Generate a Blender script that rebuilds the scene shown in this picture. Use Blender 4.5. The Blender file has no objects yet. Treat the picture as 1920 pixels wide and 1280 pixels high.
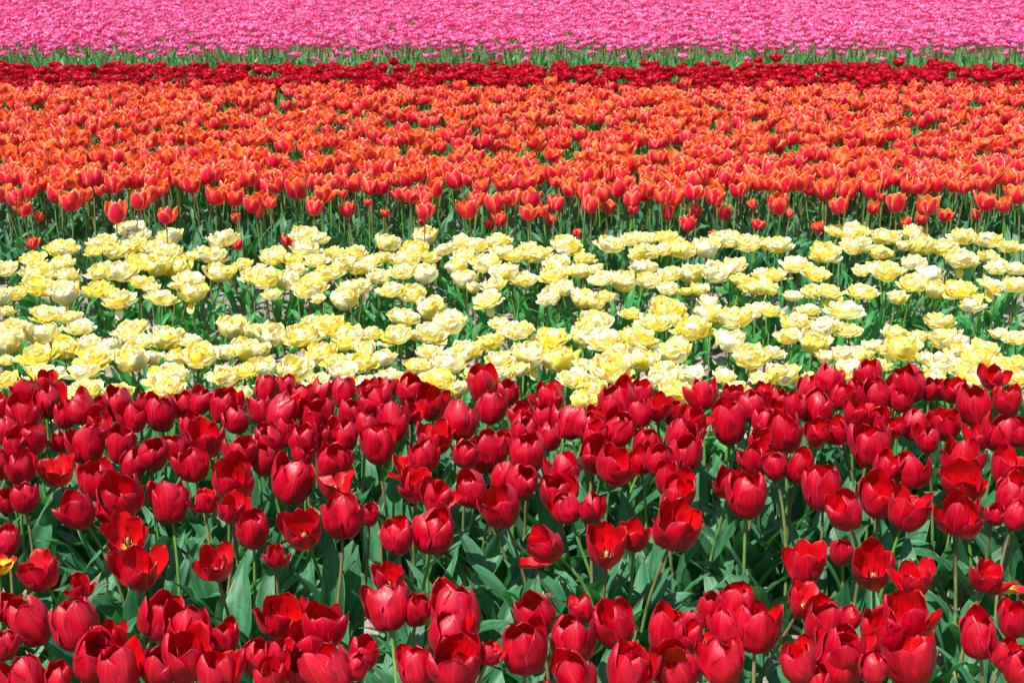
import bpy, math, random
import numpy as np
from mathutils import Vector, Matrix, Quaternion

R = math.radians
rnd = random.Random(7)
C = bpy.context.scene.collection
sc = bpy.context.scene

# ------------------------------------------------------------------ camera, world, sun, exposure
CAM_H, PITCH, F = 1.65, R(16.9), 50.0 / 36.0 * 1920.0
cam = bpy.data.cameras.new('camera')
cam.lens = 50; cam.sensor_width = 36; cam.clip_end = 2000; cam.clip_start = 0.05
camo = bpy.data.objects.new('camera', cam); C.objects.link(camo)
camo.location = (0, 0, CAM_H); camo.rotation_euler = (R(90) - PITCH, 0, 0)
sc.camera = camo
cam.dof.use_dof = True; cam.dof.focus_distance = 3.3; cam.dof.aperture_fstop = 18

SUN_EL, SUN_AZ = R(60), R(216)          # azimuth clockwise from +Y: behind the camera, a little to its left
w = bpy.data.worlds.new('World'); sc.world = w; w.use_nodes = True
nt = w.node_tree
bg = nt.nodes['Background']
sky = nt.nodes.new('ShaderNodeTexSky'); sky.sky_type = 'NISHITA'; sky.sun_disc = False
sky.sun_elevation = SUN_EL; sky.sun_rotation = SUN_AZ
nt.links.new(sky.outputs[0], bg.inputs[0]); bg.inputs[1].default_value = 0.105
sun = bpy.data.lights.new('sun', 'SUN'); sun.energy = 5.0; sun.angle = R(0.5); sun.color = (1.0, 0.955, 0.89)
suno = bpy.data.objects.new('sun', sun); C.objects.link(suno)
sd = Vector((math.sin(SUN_AZ) * math.cos(SUN_EL), math.cos(SUN_AZ) * math.cos(SUN_EL), math.sin(SUN_EL)))
suno.rotation_euler = sd.to_track_quat('Z', 'Y').to_euler()
sc.view_settings.view_transform = 'Standard'; sc.view_settings.look = 'None'
sc.view_settings.exposure = 0.80; sc.view_settings.gamma = 1
sc.cycles.max_bounces = 8; sc.cycles.transmission_bounces = 6; sc.cycles.diffuse_bounces = 4

def ray(px, py):
    a, b = (px - 960) / F, (640 - py) / F
    return Vector((a, math.cos(PITCH) + b * math.sin(PITCH), -math.sin(PITCH) + b * math.cos(PITCH)))
def at_z(px, py, z):
    d = ray(px, py); return Vector((0, 0, CAM_H)) + d * ((z - CAM_H) / d.z)
def at_y(px, py, y):
    d = ray(px, py); return Vector((0, 0, CAM_H)) + d * (y / d.y)
def depth(p):
    return p.y * math.cos(PITCH) + (CAM_H - p.z) * math.sin(PITCH)
def project(x, y, z):
    zc = y * math.cos(PITCH) + (CAM_H - z) * math.sin(PITCH)
    v = y * math.sin(PITCH) + (z - CAM_H) * math.cos(PITCH)
    return 960 + F * x / zc, 640 - F * v / zc

# ------------------------------------------------------------------ materials
class NB:
    def __init__(s, name):
        s.m = bpy.data.materials.new(name); s.m.use_nodes = True
        s.t = s.m.node_tree; s.t.nodes.clear()
    def n(s, typ, **kw):
        x = s.t.nodes.new(typ)
        for k, v in kw.items(): setattr(x, k, v)
        return x
    def put(s, sock, v):
        if isinstance(v, bpy.types.NodeSocket): s.t.links.new(v, sock)
        elif isinstance(v, tuple) and len(v) == 3 and sock.type == 'RGBA': sock.default_value = (*v, 1)
        else: sock.default_value = v
    def math(s, op, a, b=0.0, c=0.0, clamp=False):
        x = s.n('ShaderNodeMath', operation=op, use_clamp=clamp)
        s.put(x.inputs[0], a); s.put(x.inputs[1], b); s.put(x.inputs[2], c)
        return x.outputs[0]
    def ss(s, v, lo, hi):
        x = s.n('ShaderNodeMapRange', interpolation_type='SMOOTHSTEP')
        s.put(x.inputs[0], v); x.inputs[1].default_value = lo; x.inputs[2].default_value = hi
        return x.outputs[0]
    def rng(s, v, a, b, c, d):
        x = s.n('ShaderNodeMapRange')
        s.put(x.inputs[0], v)
        for i, q in enumerate((a, b, c, d)): x.inputs[i + 1].default_value = q
        return x.outputs[0]
    def mix(s, f, a, b, mode='MIX'):
        x = s.n('ShaderNodeMix', data_type='RGBA', blend_type=mode)
        s.put(x.inputs[0], f); s.put(x.inputs[6], a); s.put(x.inputs[7], b)
        return x.outputs[2]
    def noise(s, vec, scale=1.0, detail=2.0, rough=0.5):
        x = s.n('ShaderNodeTexNoise')
        if vec is not None: s.put(x.inputs['Vector'], vec)
        x.inputs['Scale'].default_value = scale; x.inputs['Detail'].default_value = detail
        x.inputs['Roughness'].default_value = rough
        return x.outputs[0]
    def vec(s, a, b, c):
        x = s.n('ShaderNodeCombineXYZ')
        for i, q in enumerate((a, b, c)): s.put(x.inputs[i], q)
        return x.outputs[0]
    def coords(s):
        a = s.n('ShaderNodeAttribute', attribute_name='puv')
        x = s.n('ShaderNodeSeparateXYZ'); s.put(x.inputs[0], a.outputs['Vector'])
        b = s.n('ShaderNodeAttribute', attribute_name='rnd')
        o = s.n('ShaderNodeObjectInfo')
        r = s.math('FRACT', s.math('ADD', b.outputs['Fac'], o.outputs['Random']))
        return x.outputs[0], x.outputs[1], r
    def bump(s, h, strength, dist=0.002):
        x = s.n('ShaderNodeBump'); s.put(x.inputs['Height'], h)
        x.inputs['Strength'].default_value = strength; x.inputs['Distance'].default_value = dist
        return x.outputs[0]
    def out(s, col, rough=0.5, spec=0.5, sheen=0.0, sheen_tint=(1, 1, 1), trans=0.0, tcol=None, normal=None, coat=0.0, cr=0.3):
        p = s.n('ShaderNodeBsdfPrincipled')
        s.put(p.inputs['Base Color'], col); s.put(p.inputs['Roughness'], rough)
        p.inputs['Specular IOR Level'].default_value = spec
        p.inputs['Sheen Weight'].default_value = sheen; p.inputs['Sheen Tint'].default_value = (*sheen_tint, 1)
        p.inputs['Sheen Roughness'].default_value = 0.35
        p.inputs['Coat Weight'].default_value = coat; p.inputs['Coat Roughness'].default_value = cr
        if normal is not None: s.put(p.inputs['Normal'], normal)
        res = p.outputs[0]
        if trans:
            t = s.n('ShaderNodeBsdfTranslucent'); s.put(t.inputs[0], tcol if tcol is not None else col)
            if normal is not None: s.put(t.inputs['Normal'], normal)
            m = s.n('ShaderNodeMixShader'); m.inputs[0].default_value = trans
            s.t.links.new(res, m.inputs[1]); s.t.links.new(t.outputs[0], m.inputs[2]); res = m.outputs[0]
        o = s.n('ShaderNodeOutputMaterial'); s.t.links.new(res, o.inputs[0])
        return s.m

def petal_basics(b):
    u, v, r = b.coords()
    ua = b.math('ABSOLUTE', u)
    streak = b.noise(b.vec(b.math('MULTIPLY', u, 7.0), b.math('MULTIPLY', v, 1.6), b.math('MULTIPLY', r, 60.0)), 1.6, 3.0, 0.6)
    fine = b.noise(b.vec(b.math('MULTIPLY', u, 26.0), b.math('MULTIPLY', v, 2.2), b.math('MULTIPLY', r, 60.0)), 1.5, 2.0, 0.6)
    back = b.n('ShaderNodeNewGeometry').outputs['Backfacing']
    return u, v, r, ua, streak, fine, back

def mat_red():
    b = NB('red_petal'); u, v, r, ua, streak, fine, back = petal_basics(b)
    outer = b.mix(b.ss(streak, .35, .7), (.36, .000, .006), (.62, .000, .018))
    outer = b.mix(b.math('MULTIPLY', b.ss(ua, .6, .9), .45), outer, (.30, .001, .022))
    outer = b.mix(b.math('MULTIPLY', b.ss(ua, .91, .98), .6), outer, (.66, .04, .12))  # naturally paler petal rim, with pinkish edge highlights painted into it
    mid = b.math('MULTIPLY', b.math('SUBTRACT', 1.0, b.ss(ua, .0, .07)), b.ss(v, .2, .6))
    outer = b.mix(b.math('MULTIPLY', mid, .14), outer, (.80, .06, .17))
    inner = b.mix(b.ss(streak, .3, .7), (.46, .000, .0015), (.60, .001, .003))
    c = b.mix(back, outer, inner)
    c = b.mix(b.math('MULTIPLY', b.ss(fine, .45, .8), .22), c, (.30, .0, .01))
    c = b.mix(b.math('MULTIPLY', b.ss(r, .0, 1.0), .25), c, (.36, .0, .012))
    c = b.mix(b.math('SUBTRACT', 1.0, b.ss(v, .02, .085)), c, (.80, .42, .02))
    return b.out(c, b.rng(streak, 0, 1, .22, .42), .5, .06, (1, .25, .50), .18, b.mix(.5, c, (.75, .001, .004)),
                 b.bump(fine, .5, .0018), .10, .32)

def mat_yellow_flame(t=.62):
    b = NB('yellow_splashed_petal'); u, v, r, ua, streak, fine, back = petal_basics(b)
    c = b.mix(b.ss(b.math('ADD', b.math('MULTIPLY', streak, .5), v), t, t + .1), (.85, .50, .01), (.60, .004, .004))
    return b.out(c, .4, .4, .1, (1, .6, .5), .3, c, b.bump(fine, .2, .0015))

def mat_orange():
    b = NB('orange_petal'); u, v, r, ua, streak, fine, back = petal_basics(b)
    flame = b.math('ADD', b.math('MULTIPLY', ua, .85), b.math('MULTIPLY', b.math('SUBTRACT', streak, .5), .8))
    flame = b.math('ADD', flame, b.math('MULTIPLY', b.math('SUBTRACT', r, .5), .35))
    f = b.math('ADD', flame, b.math('MULTIPLY', b.ss(v, .5, 1.0), .42))  # more orange towards the tip, painting in the peach light on bloom tops
    outer = b.mix(b.ss(f, .42, .85), (.66, .004, .050), (.94, .14, .032))
    inner = b.mix(b.ss(f, .1, .9), (.84, .045, .010), (.95, .21, .028))
    c = b.mix(back, outer, inner)
    c = b.mix(b.math('MULTIPLY', b.ss(fine, .45, .8), .2), c, (.60, .01, .01))
    rim = b.math('MAXIMUM', b.ss(ua, .86, .985), b.ss(v, .93, .985))
    c = b.mix(b.math('MULTIPLY', rim, .85), c, (.97, .60, .30))
    c = b.mix(b.math('SUBTRACT', 1.0, b.ss(v, .02, .09)), c, (.6, .10, .01))
    return b.out(c, .42, .4, .2, (1, .6, .5), .32, b.mix(.45, c, (.95, .12, .004)), b.bump(fine, .2, .0015))

def mat_cream():
    b = NB('cream_petal'); u, v, r, ua, streak, fine, back = petal_basics(b)
    f = b.math('ADD', b.math('MULTIPLY', b.math('SUBTRACT', 1.0, v), .55), b.math('MULTIPLY', b.math('SUBTRACT', streak, .5), 1.3))
    f = b.math('ADD', f, b.math('MULTIPLY', b.math('SUBTRACT', r, .45), .62))
    ro = b.n('ShaderNodeObjectInfo').outputs['Random']
    f = b.math('ADD', f, b.math('MULTIPLY', b.math('SUBTRACT', ro, .45), .42))
    c = b.mix(b.ss(f, -.20, .50), (.95, .92, .72), (.96, .78, .065))
    c = b.mix(b.math('MULTIPLY', b.ss(ua, .7, 1.0), .4), c, (.95, .92, .66))
    c = b.mix(b.math('MULTIPLY', b.ss(fine, .5, .8), .18), c, (.92, .76, .16))
    c = b.mix(b.math('SUBTRACT', 1.0, b.ss(v, .02, .12)), c, (.88, .80, .20))
    return b.out(c, .5, .35, 0.0, (1, 1, 1), .30, b.mix(.45, c, (.99, .88, .18)), b.bump(fine, .3, .0015))

def mat_crimson():
    b = NB('crimson_petal'); u, v, r, ua, streak, fine, back = petal_basics(b)
    c = b.mix(b.ss(streak, .3, .7), (.46, .0, .008), (.70, .003, .03))
    c = b.mix(b.math('MULTIPLY', r, .35), c, (.36, .0, .004))
    return b.out(c, .42, .35, .0, (1, .5, .6), .25, b.mix(.5, c, (.7, .002, .004)), b.bump(fine, .2, .0015))

def mat_pink():
    b = NB('pink_petal'); u, v, r, ua, streak, fine, back = petal_basics(b)
    c = b.mix(b.ss(ua, .15, .95), (.84, .035, .26), (.94, .34, .62))
    c = b.mix(b.math('MULTIPLY', b.ss(v, .6, 1.0), .55), c, (.96, .50, .73))  # paler tips, with whitish highlights put into the petal colour
    c = b.mix(b.math('MULTIPLY', back, .45), c, (.82, .02, .23))
    c = b.mix(b.ss(r, .62, .92), c, b.mix(.5, c, (.72, .012, .10)))
    c = b.mix(b.math('SUBTRACT', 1.0, b.ss(v, .03, .16)), c, (.92, .78, .55))
    return b.out(c, .45, .35, .0, (1, .8, .9), .33, b.mix(.45, c, (.96, .06, .28)), b.bump(fine, .2, .0015))

def mat_leaf(name, lo, hi, tint, tcol, spec=.4, rough=.36):
    b = NB(name); u, v, r = b.coords()
    ua = b.math('ABSOLUTE', u)
    stripe = b.noise(b.vec(b.math('MULTIPLY', u, 16.0), b.math('MULTIPLY', v, 1.2), b.math('MULTIPLY', r, 60.0)), 1.5, 3.0, .6)
    big = b.noise(b.vec(b.math('MULTIPLY', u, 1.5), b.math('MULTIPLY', v, 4.0), b.math('MULTIPLY', r, 37.0)), 1.2, 3.0, .5)
    c = b.mix(b.ss(big, .3, .7), lo, hi)
    c = b.mix(b.math('MULTIPLY', b.ss(stripe, .4, .75), .45), c, tint)
    c = b.mix(b.math('MULTIPLY', r, .4), c, lo)
    c = b.mix(b.math('MULTIPLY', b.ss(ua, .88, 1.0), .5), c, (.22, .30, .10))
    c = b.mix(b.math('MULTIPLY', b.ss(v, .93, 1.0), b.ss(r, .5, .8)), c, (.35, .27, .12))
    back = b.n('ShaderNodeNewGeometry').outputs['Backfacing']
    return b.out(c, rough, spec, .0, (.8, 1, .95), .26, tcol, b.bump(stripe, .6, .002), 0.0)

def mat_stem(name='tulip_stem', lo=.35, hi=.6):
    b = NB(name); u, v, r = b.coords()
    ns = b.noise(b.vec(u, b.math('MULTIPLY', v, 9.0), b.math('MULTIPLY', r, 50.0)), 1.0, 3.0, .6)
    green = b.mix(b.ss(ns, .3, .7), (.08, .24, .035), (.15, .33, .06))
    brown = b.mix(b.ss(ns, .3, .7), (.16, .12, .05), (.24, .20, .08))
    c = b.mix(b.math('MULTIPLY', b.ss(r, lo, hi), b.ss(v, .15, .7)), green, brown)
    return b.out(c, .42, .45, .1, (1, 1, 1), .10, (.2, .4, .05), b.bump(ns, .15, .001))

def mat_soil():
    b = NB('soil'); g = b.n('ShaderNodeNewGeometry').outputs['Position']
    a = b.noise(g, 9.0, 8.0, .65); f = b.noise(g, 70.0, 6.0, .7); big = b.noise(g, 1.4, 3.0, .5)
    vo = b.n('ShaderNodeTexVoronoi'); b.put(vo.inputs['Vector'], g); vo.inputs['Scale'].default_value = 55
    c = b.mix(b.ss(a, .3, .7), (.17, .125, .11), (.38, .31, .30))
    c = b.mix(b.math('MULTIPLY', b.ss(f, .5, .75), .6), c, (.50, .43, .42))
    c = b.mix(b.math('MULTIPLY', b.ss(f, .48, .3), .6), c, (.10, .07, .055))
    c = b.mix(b.math('MULTIPLY', b.ss(big, .4, .7), .3), c, (.22, .17, .15))
    h = b.math('ADD', b.math('MULTIPLY', f, .7), b.math('MULTIPLY', vo.outputs['Distance'], .6))
    return b.out(c, .95, .15, normal=b.bump(h, 1.0, .012))

def mat_pistil():
    b = NB('pistil'); u, v, r = b.coords()
    return b.out(b.mix(b.ss(v, .4, .5), (.35, .40, .10), (.03, .012, .02)), .6, .3)
def mat_bud():
    b = NB('bud'); u, v, r = b.coords()
    n_ = b.noise(b.vec(b.math('MULTIPLY', u, 9.0), v, 1.0), 1.5, 3.0, .6)
    c = b.mix(b.ss(n_, .35, .65), (.16, .22, .06), (.26, .12, .07))
    return b.out(c, .5, .4, normal=b.bump(n_, .4, .002))

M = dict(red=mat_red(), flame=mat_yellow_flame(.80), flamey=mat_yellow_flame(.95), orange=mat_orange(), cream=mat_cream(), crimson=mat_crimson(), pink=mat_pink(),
         stem=mat_stem(), stemg=mat_stem('green_stem', .5, .9),  soil=mat_soil(), pistil=mat_pistil(), bud=mat_bud(),
         leaf=mat_leaf('blue_green_leaf', (.018, .095, .038), (.068, .26, .115), (.10, .31, .14), (.08, .44, .05)),
         leafg=mat_leaf('bright_green_leaf', (.014, .14, .028), (.045, .31, .070), (.11, .42, .12), (.06, .50, .04)))

# ------------------------------------------------------------------ mesh building (all quads)
class Acc:
    def __init__(s): s.v = []; s.f = []; s.p = []; s.m = []; s.n = 0
    def grid(s, pts, uv, mat=0):
        a, b = pts.shape[:2]
        i = np.arange(a * b).reshape(a, b)
        q = np.stack([i[:-1, :-1], i[:-1, 1:], i[1:, 1:], i[1:, :-1]], -1).reshape(-1, 4)
        s.v.append(pts.reshape(-1, 3)); s.p.append(uv.reshape(-1, 2)); s.f.append(q + s.n)
        s.m.append(np.full(len(q), mat)); s.n += a * b
    def data(s): return (np.concatenate(s.v), np.concatenate(s.f), np.concatenate(s.p), np.concatenate(s.m))

def make_mesh(name, V, Q, P, MI, mats, rn=None):
    me = bpy.data.meshes.new(name)
    me.vertices.add(len(V)); me.vertices.foreach_set('co', V.astype(np.float32).ravel())
    me.loops.add(Q.size); me.loops.foreach_set('vertex_index', Q.astype(np.int32).ravel())
    me.polygons.add(len(Q)); me.polygons.foreach_set('loop_start', np.arange(0, Q.size, 4, dtype=np.int32))
    for m in mats: me.materials.append(m)
    me.polygons.foreach_set('material_index', MI.astype(np.int32))
    me.polygons.foreach_set('use_smooth', np.ones(len(Q), bool))
    a = me.attributes.new('puv', 'FLOAT_VECTOR', 'POINT')
    a.data.foreach_set('vector', np.concatenate([P, np.zeros((len(P), 1))], 1).astype(np.float32).ravel())
    if rn is None:                                            # every petal or leaf its own random number
        ids = np.cumsum((np.abs(P[:, 0] + 1) < 1e-6) & (P[:, 1] < 1e-6))
        rn = np.modf(np.sin(ids * 12.9898 + len(V)) * 43758.5453)[0] % 1.0
    if True:
        a = me.attributes.new('rnd', 'FLOAT', 'POINT'); a.data.foreach_set('value', rn.astype(np.float32))
    me.update(calc_edges=True)
    return me

THV = (0, .12, .3, .55, .8, 1.0)
def blade(L, W, th, rc, r0=.004, z0=0., phi=0., nu=10, nv=14, vm=.55, base=.3, e=1.7, g=.75, crease=0., ruff=0., rk=2.5,
          dent=0., twist=0., side=0., frill=0., rg=None):
    """A petal or a leaf: a cupped, tapering sheet grown along a curve that leaves the axis at the angles TH."""
    rg = rg or rnd
    ph = [rg.uniform(0, 6.28) for _ in range(6)]
    t = np.linspace(0, 1, nv + 1); v = 1 - (1 - t) ** 1.15
    theta = np.radians(np.interp(v, THV, th))
    dv = np.diff(v); tm = (theta[1:] + theta[:-1]) / 2
    r = r0 + np.concatenate([[0], np.cumsum(np.sin(tm) * dv)]) * L
    z = z0 + np.concatenate([[0], np.cumsum(np.cos(tm) * dv)]) * L
    s = np.where(v < vm, base + (1 - base) * np.sin(np.pi / 2 * np.clip(v / vm, 0, 1)),
                 np.cos(np.pi / 2 * np.clip((v - vm) / (1 - vm), 0, 1) ** e) ** g)
    s = np.maximum(s, .012)
    u = np.linspace(-1, 1, nu + 1)
    U, Vv = np.meshgrid(u, v); S = s[:, None] * np.ones_like(U)
    rcv = (np.interp(v, (0, .5, 1), rc) if isinstance(rc, tuple) else np.full_like(v, rc))[:, None]
    a = U * W * S / rcv
    lat = rcv * np.sin(a); inn = rcv * (1 - np.cos(a))
    inn = inn - crease * np.exp(-(U / .16) ** 2) * np.clip(Vv * 3, 0, 1)
    inn = inn + ruff * np.abs(U) ** 1.6 * np.sin(6.28 * rk * Vv + ph[0] + np.sign(U) * ph[1]) * np.clip(Vv * 2, 0, 1)
    inn = inn + dent * np.sin(2.6 * U + ph[2]) * np.sin(5.5 * Vv + ph[3]) * np.clip(Vv * 2, 0, 1)
    dl = frill * np.sin(7 * U + ph[4]) * Vv ** 6 + frill * .6 * np.sin(15 * U + ph[5]) * Vv ** 6
    lat = lat + side * Vv ** 2
    if twist:
        tw = twist * Vv; lat, inn = lat * np.cos(tw) - inn * np.sin(tw), lat * np.sin(tw) + inn * np.cos(tw)
    st, ct = np.sin(theta)[:, None], np.cos(theta)[:, None]
    rad = r[:, None] - ct * inn + st * dl
    zz = z[:, None] + st * inn + ct * dl
    c, sn = math.cos(phi), math.sin(phi)
    pts = np.stack([rad * c - lat * sn, rad * sn + lat * c, zz], -1)
    return pts, np.stack([U, Vv], -1)

def tube(path, rad, n=8):
    path = np.array(path, float); k = len(path)
    rad = np.full(k, rad) if np.isscalar(rad) else np.array(rad)
    T = np.gradient(path, axis=0); T /= np.linalg.norm(T, axis=1)[:, None] + 1e-9
    A = np.cross(T, (0, 1, 0.001)); A /= np.linalg.norm(A, axis=1)[:, None] + 1e-9
    B = np.cross(T, A)
    an = np.linspace(0, 2 * np.pi, n + 1)
    pts = path[:, None] + rad[:, None, None] * (A[:, None] * np.cos(an)[None, :, None] + B[:, None] * np.sin(an)[None, :, None])
    uv = np.stack(np.meshgrid(an / 6.28, np.linspace(0, 1, k)), -1)
    return pts, uv

PROFILE = dict(c=(88, 70, 32, 7, -22, -42), h=(88, 68, 34, 13, -11, -24), o=(88, 70, 40, 20, 4, 0), w=(90, 74, 50, 34, 26, 28))
def cup_bloom(kind, rg, L=.076, W=.0285, nu=10, nv=14, pointed=False, jit=7.5, ruff=.002, dent=.002):
    A = Acc(); P = PROFILE[kind]; rot = rg.uniform(0, 6.28)
    for ring in (0, 1):
        for k in range(3):
            dlt = rg.gauss(0, jit) - (4 if ring == 0 else -1)
            if kind != 'c' and rg.random() < (.26 if ring else .08): dlt += rg.uniform(10, 30)
            th = [P[0], P[1] + dlt * .4, P[2] + dlt * .8, P[3] + dlt, P[4] + dlt * 1.1, P[5] + dlt * 1.2 + rg.gauss(0, 5)]
            LL = L * rg.uniform(.84, 1.08) * (.97 if ring else 1.0)
            WW = W * rg.uniform(.9, 1.06) * (1.0 if ring else .95)
            pts, uv = blade(LL, WW, th, rg.uniform(.74, 1.0) * W * (1.0 if kind in 'ch' else 1.15), .0042 + .0024 * ring, 0,
                            rot + 2.0944 * k + 1.0472 * ring + rg.gauss(0, .08), nu, nv, vm=.52, base=.34,
                            e=1.75 if pointed else rg.uniform(1.7, 2.2), g=.75 if pointed else rg.uniform(.6, .8), crease=.0014, ruff=ruff, dent=dent,
                            frill=0 if pointed else .0008, rg=rg)
            A.grid(pts, uv)
    return A.data()

def double_bloom(kind, rg, L=.052, W=.0195, nu=7, nv=9, rings=None):
    A = Acc(); rot = rg.uniform(0, 6.28)
    sets = {'d': [(6, 1.0, (90, 84, 72, 58, 40, 24)), (7, .97, (86, 74, 57, 42, 24, 8)), (6, .88, (80, 62, 42, 26, 8, -8)), (5, .74, (72, 48, 26, 10, -8, -22)), (3, .6, (50, 30, 12, 0, -12, -24))],
            'f': [(6, 1.0, (90, 88, 80, 72, 58, 48)), (6, .97, (88, 80, 66, 54, 38, 26)), (6, .88, (82, 68, 48, 34, 18, 4)), (5, .74, (74, 52, 30, 16, 0, -14)), (3, .55, (50, 30, 12, 0, -12, -24))],
            'u': [(5, 1.05, (88, 76, 52, 32, 14, 4)), (6, 1.02, (84, 68, 42, 22, 4, -8)), (5, .90, (78, 54, 28, 10, -8, -20)), (4, .75, (60, 36, 16, 2, -12, -24))]}[kind]
    if rings: sets = sets[:rings]
    for i, (n, ls, th0) in enumerate(sets):
        for k in range(n):
            d = rg.gauss(0, 7)
            th = [q + d * f for q, f in zip(th0, (0, .4, .8, 1, 1.2, 1.4))]
            th[5] += rg.gauss(0, 9)
            pts, uv = blade(L * ls * rg.uniform(.88, 1.08), W * rg.uniform(.85, 1.1) * (1 - .08 * i), th, W * rg.uniform(1.0, 1.7), .004,
                            .0012 * i, rot + 6.283 * k / n + .55 * i + rg.gauss(0, .14), nu, nv, vm=.62, base=.3, e=2.4, g=.5,
                            crease=-.0006, ruff=.0026, rk=2.2, dent=.0018, frill=.0017, rg=rg)
            A.grid(pts, uv)
    return A.data()

def width_of(V): return (np.ptp(V[:, 0]) + np.ptp(V[:, 1])) / 2

def leaf_data(rg, L, W, lean, nu=6, nv=14, droop=0.):
    th = (lean * .25, lean * .4, lean * .8, lean * 1.1 + droop * .3, lean * 1.5 + droop * .8, lean * 1.8 + droop * 1.5)
    pts, uv = blade(L, W, th, (W * .75, W * 1.5, W * 2.2), .003, 0, 0, nu, nv, vm=.42, base=.5, e=1.25, g=1.0, crease=.0012,
                    ruff=W * .16, rk=rg.uniform(1.2, 2.4), dent=W * .06, twist=rg.gauss(0, .55), side=rg.gauss(0, L * .12), rg=rg)
    A = Acc(); A.grid(pts, uv); return A.data()

# ------------------------------------------------------------------ object helpers
def link(name, data, parent=None):
    o = bpy.data.objects.new(name, data); C.objects.link(o)
    if parent is not None: o.parent = parent
    return o
def tag(o, **kw):
    for k, v in kw.items(): o[k] = v
    return o
def rot_to(axis, spin):
    return (Vector((0, 0, 1)).rotation_difference(Vector(axis).normalized()) @ Quaternion((0, 0, 1), spin))

# libraries of shared part meshes -------------------------------------------------
def lib(prefix, mat, fn, n, seed):
    out = []
    for i in range(n):
        d = fn(random.Random(seed + i)); out.append((make_mesh(prefix, *d, [mat]), width_of(d[0]), float(np.max(d[0][:, 2]))))
    return out
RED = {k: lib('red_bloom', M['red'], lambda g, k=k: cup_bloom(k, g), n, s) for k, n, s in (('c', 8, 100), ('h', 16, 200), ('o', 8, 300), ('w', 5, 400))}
FLAME = lib('flame_bloom', M['flamey'], lambda g: cup_bloom('w', g), 1, 450)
ORA = {k: lib('orange_bloom', M['orange'], lambda g, k=k: cup_bloom(k, g, L=.072, W=.0265, nu=8, nv=10, pointed=True, ruff=.0016), n, s) for k, n, s in (('c', 5, 500), ('h', 9, 520), ('o', 6, 540))}
CRE = {k: lib('cream_bloom', M['cream'], lambda g, k=k: double_bloom(k, g), n, s) for k, n, s in (('d', 10, 600), ('f', 6, 640), ('u', 5, 660))}
LEAF_RED = [make_mesh('leaf', *leaf_data(g, g.uniform(.21, .30), g.uniform(.021, .034), g.uniform(8, 32), droop=g.choice((0, 0, 10, 35))), [M['leaf']]) for g in (random.Random(700 + i) for i in range(22))]
LEAF_CRE = [make_mesh('leaf', *leaf_data(g, g.uniform(.11, .17), g.uniform(.011, .018), g.uniform(12, 42), nv=9, droop=g.choice((0, 10, 30))), [M['leafg']]) for g in (random.Random(740 + i) for i in range(14))]
LEAF_ORA = [make_mesh('leaf', *leaf_data(g, g.uniform(.15, .25), g.uniform(.013, .021), g.uniform(6, 34), nv=9, droop=g.choice((0, 10, 40))), [M['leaf']]) for g in (random.Random(780 + i) for i in range(14))]
def pistil_mesh():
    A = Acc(); p, uv = tube([(0, 0, .001), (0, 0, .012), (0, 0, .022), (0, 0, .025)], [.003, .0032, .004, .001]); uv = uv.copy(); uv[..., 1] = .2; A.grid(p, uv)
    for k in range(6):
        a = k * 1.047; c, s = math.cos(a), math.sin(a)
        p, uv = tube([(.004 * c, .004 * s, .001), (.007 * c, .007 * s, .010), (.009 * c, .009 * s, .013), (.010 * c, .010 * s, .026)], [.0007, .0007, .0019, .0009], 5); A.grid(p, uv)
    return make_mesh('pistil', *A.data(), [M['pistil']])
PISTIL = pistil_mesh()

ORD = ['zeroth', 'first', 'second', 'third', 'fourth', 'fifth', 'sixth', 'seventh', 'eighth', 'ninth', 'tenth', 'eleventh', 'twelfth', 'thirteenth',
       'fourteenth', 'fifteenth', 'sixteenth', 'seventeenth', 'eighteenth', 'nineteenth', 'twentieth']
def ordw(n):
    if n <= 12: return ORD[n]
    return str(n) + ('th' if n % 100 in (11, 12, 13) else {1: 'st', 2: 'nd', 3: 'rd'}.get(n % 10, 'th'))

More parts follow.
